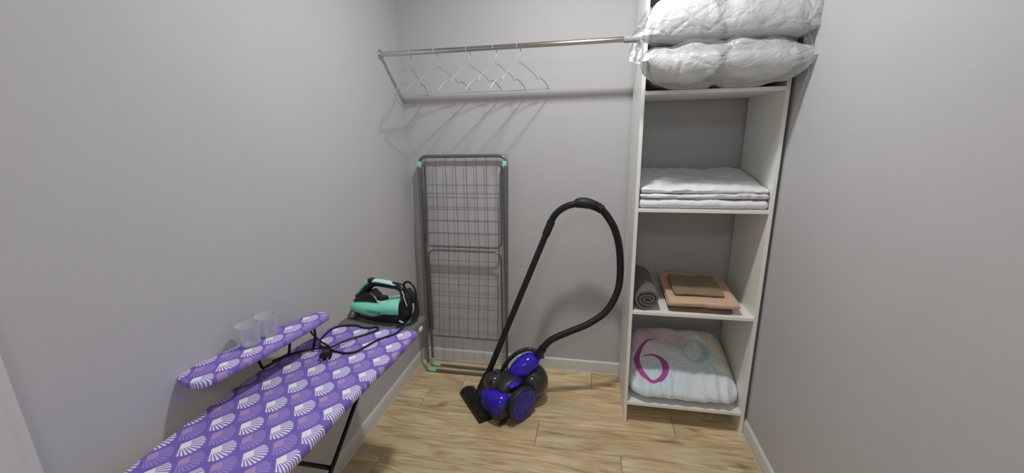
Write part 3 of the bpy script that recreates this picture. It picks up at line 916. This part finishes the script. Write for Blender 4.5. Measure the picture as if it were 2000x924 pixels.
# handle: black, tapering tube along x then down to the nose
hp = spline([(.036, 0, .085), (.036, 0, .118), (.056, 0, .140), (.120, 0, .146), (.165, 0, .147), (.198, 0, .128), (.222, 0, .100), (.245, 0, .080)], 6)
bm = bmesh.new(); tube(bm, hp, lambda i, t: .0135 + .006 * abs(t - .45) * 1.6, seg=14); ii('handle', bm, BLACK)
bm = bmesh.new()
loft(bm, [sect(.120, .027, .068, .080, .9), sect(.150, .030, .064, .092, .8), sect(.172, .029, .066, .122, .6), sect(.205, .027, .068, .112, .6), sect(.245, .024, .064, .084, .7), sect(.262, .016, .062, .074, .7)])
ii('handle_base', bm, BLACK)
bm = bmesh.new(); tube(bm, spline([(.062, 0, .147), (.110, 0, .1545), (.155, 0, .1565), (.172, 0, .154)], 6), lambda i, t: .0135, seg=12, flat=.55); ii('handle_cover', bm, MINTP)
bm = bmesh.new(); tube(bm, spline([(.186, 0, .154), (.207, 0, .138), (.229, 0, .114), (.250, 0, .092)], 6), lambda i, t: .0185 - .005 * t, seg=12, flat=.6); ii('water_lid', bm, MINTI)
bm = bmesh.new(); lathe(bm, [(.015, 0), (.0165, .003), (.0155, .011), (.011, .014)], 20, 'Z', (.178, 0, .151)); ii('steam_button', bm, BLACK)
bm = bmesh.new(); lathe(bm, [(.026, .0), (.026, .008), (.024, .010)], 28, 'Z', (.128, .008, .076)); dl = ii('temperature_dial', bm, MINTP)
bm = bmesh.new(); lathe(bm, [(.0215, .0), (.0205, .010), (.016, .013)], 28, 'Z', (.128, .008, .084)); ii('dial_cap', bm, BLACK, dl)
bm = bmesh.new(); tube(bm, spline([(.020, 0, .118), (.034, 0, .140), (.030, .0, .158), (.012, .0, .164), (-.010, .004, .150), (-.022, .010, .115), (-.020, .025, .060), (.004, .045, .022), (.040, .066, .0055)], 8), lambda i, t: .0062 - .002 * min(1, t * 3), seg=10); ii('cord_guard', bm, BLACK)
# lettering on the side
cu = bpy.data.curves.new('logo', 'FONT'); cu.body = 'CENTEK'; cu.size = .0165; cu.extrude = .0004; cu.align_x = 'CENTER'; cu.align_y = 'CENTER'; cu.space_character = 1.15
tmp = bpy.data.objects.new('logo', cu); COL.objects.link(tmp)
dg = bpy.context.evaluated_depsgraph_get(); me = bpy.data.meshes.new_from_object(tmp.evaluated_get(dg)); bpy.data.objects.remove(tmp)
me.materials.clear(); me.materials.append(LOGO)
lg = link(bpy.data.objects.new('lettering', me), it)
lg.matrix_local = Matrix.Translation((.138, .0622, .051)) @ Matrix.Rotation(math.radians(-2), 4, 'Z') @ Matrix.Rotation(math.radians(-6), 4, 'Y') @ Matrix(((-1, 0, 0, 0), (0, 0, 1, 0), (0, 1, 0, 0), (0, 0, 0, 1))) @ Matrix.Rotation(math.radians(0), 4, 'X')
# cord lying on the board, part of the iron
cord_pts = [(.388, -.985), (.380, -1.046), (.340, -1.099), (.317, -1.160), (.302, -1.194), (.275, -1.210), (.235, -1.206), (.196, -1.199), (.153, -1.180), (.131, -1.157), (.115, -1.12), (.110, -1.050), (.134, -1.018), (.193, -1.008), (.224, -1.020), (.255, -1.019), (.280, -1.008), (.295, -1.027), (.277, -1.062), (.236, -1.118), (.219, -1.161), (.205, -1.193), (.168, -1.203), (.099, -1.234), (.066, -1.268), (.05, -1.30)]
inv = Matrix.Translation(it.location) @ Matrix.Rotation(it.rotation_euler.z, 4, 'Z') @ Matrix.Scale(1.06, 4); inv.invert()
zc_ = [BZ + .0046] * len(cord_pts)
for i, zv in {18: .006, 19: .008, 20: .012, 21: .014, 22: .011, 23: .006, 7: .006}.items(): zc_[i] = BZ + zv
bm = TB([inv @ p for p in spline([Vector((x, y_, z)) for (x, y_), z in zip(cord_pts, zc_)], 6)], .0034, seg=8); ii('cord', bm, RUBBER)
# loose end of the cord, up over the cord to the sleeve bracket, and the plug
c2 = [(.222, -1.216, .016), (.205, -1.206, .022), (.151, -1.175, .020), (.100, -1.148, .030), (.095, -1.152, .050), (.119, -1.178, .084)]
bm = TB([inv @ p for p in spline([Vector((x, y_, BZ + z)) for x, y_, z in c2], 6)], .0034, seg=8); ii('cord', bm, RUBBER)
pd = Vector((.026, -.060, 0)).normalized(); pq = Vector((pd.y, -pd.x, 0)); pc = Vector((.211, -1.221, BZ))
bm = bmesh.new()
def prg(s, w, h, z): return [inv @ (pc + pd * s + pq * (w * math.cos(a)) + Vector((0, 0, z + h * math.sin(a)))) for a in [2 * PI * k / 18 for k in range(18)]]
loft(bm, [prg(-.012, .006, .006, .014), prg(.0, .011, .010, .014), prg(.018, .015, .012, .015), prg(.022, .020, .0145, .0155), prg(.040, .0205, .015, .0158), prg(.042, .012, .010, .015)])
pg = ii('plug', bm, BLACK)
for s in (-1, 1):
    bm = TB([inv @ (pc + pd * .040 + pq * s * .0095 + Vector((0, 0, .015))), inv @ (pc + pd * .058 + pq * s * .0095 + Vector((0, 0, .014)))], .0024, seg=8); ii('prong', bm, RED, pg)

# ================================================================== VACUUM CLEANER
vc = thing('vacuum_cleaner', 'blue and black bagless vacuum cleaner with hose standing on the floor', 'vacuum cleaner', (.690, -.450, 0))
VA = math.radians(54.4); vc.rotation_euler.z = VA
VM = (Matrix.Translation(vc.location) @ Matrix.Rotation(VA, 4, 'Z')).inverted()
def vo(name, bm, m, parent=None, smooth=45): return obj(name, bm, m, parent or vc, smooth)
def wl(L): return [VM @ Vector(p) for p in L]
def ell(c, r, seg=28, rings=16, fn=None):
    bm = bmesh.new(); bmesh.ops.create_uvsphere(bm, u_segments=seg, v_segments=rings, radius=1)
    for v in bm.verts:
        p = v.co.copy()
        p = Vector([math.copysign(abs(k) ** .9, k) for k in p])
        v.co = Vector((c[0] + p.x * r[0], c[1] + p.y * r[1], c[2] + p.z * r[2]))
        if fn: v.co = fn(v.co)
    return bm
def vsec(x, w, zb, zt, n=24, e=.6):
    r = []
    for k in range(n):
        a = 2 * PI * k / n; c, s = math.cos(a), math.sin(a)
        r.append(Vector((x, w * math.copysign(abs(c) ** e, c), (zb + zt) / 2 + (zt - zb) / 2 * math.copysign(abs(s) ** e, s))))
    return r
bm = bmesh.new(); loft(bm, [vsec(-.142, .050, .055, .105), vsec(-.132, .080, .030, .135), vsec(-.09, .090, .018, .165), vsec(0, .092, .016, .180), vsec(.10, .088, .018, .120), vsec(.20, .070, .022, .085), vsec(.235, .04, .035, .070)])
vo('chassis', bm, DGREY)
for s in (-1, 1):
    bm = bmesh.new(); lathe(bm, [(.078, s * .086), (.092, s * .090), (.0965, s * .097), (.0965, s * .116), (.094, s * .123), (.087, s * .126), (.084, s * .122), (.02, s * .121)], 48, 'Y', (0, 0, .0968))
    wh = vo('wheel', bm, DGREY)
    bm = bmesh.new(); lathe(bm, [(.0845, s * .118), (.0845, s * .1255), (.077, s * .1285), (.045, s * .1305), (.012, s * .1312)], 48, 'Y', (0, 0, .0968))
    hc = vo('hubcap', bm, BLUED, wh); hc['label'] = 'blue hubcap with small dark holes'
    for k in range(7):
        a = 2 * PI * k / 7 + .35
        bm = bmesh.new(); lathe(bm, [(.0105, s * .1270), (.0105, s * .1300), (.006, s * .1304), (.0055, s * .1290)], 14, 'Y', (.053 * math.cos(a), 0, .0968 + .053 * math.sin(a)))
        vo('hub_hole', bm, BLACKM, wh)
# blue rear panel with slats
bm = bmesh.new(); loft(bm, [vsec(-.146, .046, .075, .120, e=.7), vsec(-.138, .070, .056, .150, e=.7), vsec(-.110, .084, .060, .170, e=.7), vsec(-.070, .084, .085, .176, e=.7), vsec(-.050, .060, .10, .17)])
rp = vo('rear_panel', bm, BLUE)
for k in range(6):
    z = .076 + k * .011
    bm = TB(spline([(-.116, -.0835, z + .004), (-.1405, -.062, z), (-.1480, 0, z), (-.1405, .062, z), (-.116, .0835, z + .004)], 5), .0022, seg=6); vo('slat', bm, BLUED, rp)
# spine and upper motor body
bm = bmesh.new(); loft(bm, [vsec(-.085, .045, .13, .190), vsec(-.06, .062, .12, .212), vsec(-.01, .068, .12, .224), vsec(.05, .062, .11, .222), vsec(.09, .05, .10, .20)]); vo('motor_cover', bm, DGREY)
vo('filter_dome', ell((-.050, .052, .176), (.062, .058, .058)), SMOKE)['label'] = 'dark smoke-coloured filter dome'
bm = ell((-.012, -.058, .196), (.040, .026, .016)); vo('power_button', bm, BLUE)
# dust container in front
vo('dust_container', ell((.150, -.012, .135), (.092, .118, .098), 36, 20), SMOKE)['label'] = 'dark smoke-coloured dust container'
# blue top cover rising to the hose inlet
cp = wl([(.705, -.425, .195), (.735, -.408, .222), (.775, -.385, .252), (.812, -.365, .272), (.838, -.352, .290), (.850, -.350, .305)])
bm = TB(spline(cp, 6), lambda i, t: .018 + .036 * math.sin(min(1, t * 1.15 + .06) * PI) ** .7 if t < .8 else .018 + .036 * math.sin((.8 * 1.15 + .06) * PI) ** .7 + (t - .8) * .06, seg=20); vo('top_cover', bm, BLUE)
# carrying handle
hp = wl([(.640, -.385, .190), (.655, -.375, .226), (.690, -.365, .274), (.738, -.358, .312), (.790, -.350, .330), (.830, -.348, .318)])
vo('carry_handle', TB(spline(hp, 6), .0145, seg=14, flat=.75), SMOKE)
bm = bmesh.new()
for s in (-1, 1): lathe(bm, [(.014, s * .006), (.022, s * .008), (.022, s * .014), (.016, s * .016)], 20, 'Y', (.225, -.03, .0222))
box(bm, .212, .238, -.036, -.024, .02, .05); vo('caster', bm, DGREY)
bm = bmesh.new(); box(bm, -.11, -.085, -.075, -.05, .008, .03, bev=.003); tube(bm, [(-.115, -.058, .014), (-.132, -.060, .012)], .0024, seg=6); tube(bm, [(-.115, -.068, .014), (-.132, -.070, .012)], .0024, seg=6); vo('cord_plug', bm, BLACK)
# hose
def vt(name, pts, r, m, n=8, seg=16, parent=None): return vo(name, TB(spline(wl(pts), n), r, seg=seg), m, parent)
HP = [(.866, -.355, .336), (.884, -.349, .362), (.924, -.340, .398), (1.006, -.330, .439), (1.110, -.310, .486), (1.200, -.290, .553), (1.253, -.270, .647), (1.270, -.258, .744), (1.262, -.258, .887), (1.236, -.268, .995), (1.198, -.282, 1.068), (1.158, -.292, 1.119)]
vt('hose_inlet', [(.842, -.362, .300), (.856, -.358, .321), (.872, -.353, .345)], lambda i, t: .0245 - .002 * t, BLACK, 6, 20)
pp = spline(HP, 40)
# resample evenly for the ribs
L = [0]
for a, b in zip(pp, pp[1:]): L.append(L[-1] + (b - a).length)
N = 330; rs = []; j = 0
for i in range(N + 1):
    s = L[-1] * i / N
    while j < len(L) - 2 and L[j + 1] < s: j += 1
    rs.append(pp[j].lerp(pp[j + 1], (s - L[j]) / max(1e-9, L[j + 1] - L[j])))
vo('hose', TB([VM @ p for p in rs], lambda i, t: .0192 if i % 3 else .0168, seg=14), RUBBER, smooth=180)
# wand, bent handle, grip
vt('handle_tube', [(.893, -.3045, 1.010), (.906, -.300, 1.043), (.926, -.299, 1.080), (.956, -.298, 1.110), (.995, -.297, 1.131), (1.040, -.296, 1.143)], lambda i, t: .0175, BLACK)
vt('grip', [(1.030, -.296, 1.142), (1.060, -.295, 1.147), (1.095, -.294, 1.143), (1.130, -.293, 1.133)], lambda i, t: .0205 + .0075 * math.sin(t * PI) ** .6, BLACKM)
vt('hose_collar', [(1.118, -.2935, 1.136), (1.138, -.293, 1.128), (1.166, -.292, 1.111)], lambda i, t: .0265 - .004 * (i % 4 == 0) - .003 * t, BLACKM, 8)
a, b = Vector((.545, -.409, .135)), Vector((.906, -.300, 1.040))
w1 = a.lerp(b, .0); w2 = a.lerp(b, 1)
vo('wand', TB(wl([w1, a.lerp(b, .5), w2]), .0165, seg=20), BLACKM)
vo('wand_joint', TB(wl([a.lerp(b, .93), a.lerp(b, .935), a.lerp(b, 1.0), a.lerp(b, 1.01)]), .0205, seg=20), BLACKM)
# floor nozzle
na, nb = Vector((.557, -.590, 0)), Vector((.376, -.366, 0))
nx_ = (nb - na).normalized(); ny_ = Vector((-nx_.y, nx_.x, 0)) * -1   # depth, away from the front edge
nm = (na + nb) / 2; hl = (nb - na).length / 2
def nzp(s, t_, z): return VM @ (nm + nx_ * s + ny_ * t_ + Vector((0, 0, z)))
bm = bmesh.new(); rings = []
for s, k in ((-1, .80), (-.97, 1), (-.55, 1.0), (-.25, 1.08), (.25, 1.08), (.55, 1.0), (.97, 1), (1, .80)):
    e = 1 if abs(s) < .9 else .86
    rings.append([nzp(s * hl, t_, z * e) for t_, z in ((.004, .001), (0, .012), (.006, .030), (.026 * k, .044), (.060 * k, .050), (.088 * k, .038), (.092 * k, .012), (.088 * k, .001))])
loft(bm, rings); nz_o = vo('floor_nozzle', bm, BLACKM, smooth=30)
nt_ = nm + ny_ * .045
vo('nozzle_neck', TB(spline(wl([nt_ + Vector((0, 0, .035)), nt_ + ny_ * .02 + Vector((0, 0, .060)), a + Vector((-.014, -.004, -.032)), a + (b - a) * .05]), 6), lambda i, t: .030 - .007 * t, seg=18), BLACKM)
for s in (-1, 1):
    bm = bmesh.new(); lathe(bm, [(.004, -.012), (.017, -.012), (.017, .012), (.004, .012)], 20, 'Y')
    rotm = Matrix.Rotation(math.atan2(nx_.y, nx_.x) - PI / 2, 4, 'Z')
    for v in bm.verts: v.co = VM @ (rotm @ v.co + nm + nx_ * s * .035 + ny_ * .093 + Vector((0, 0, .0175)))
    vo('nozzle_wheel', bm, BLACK)
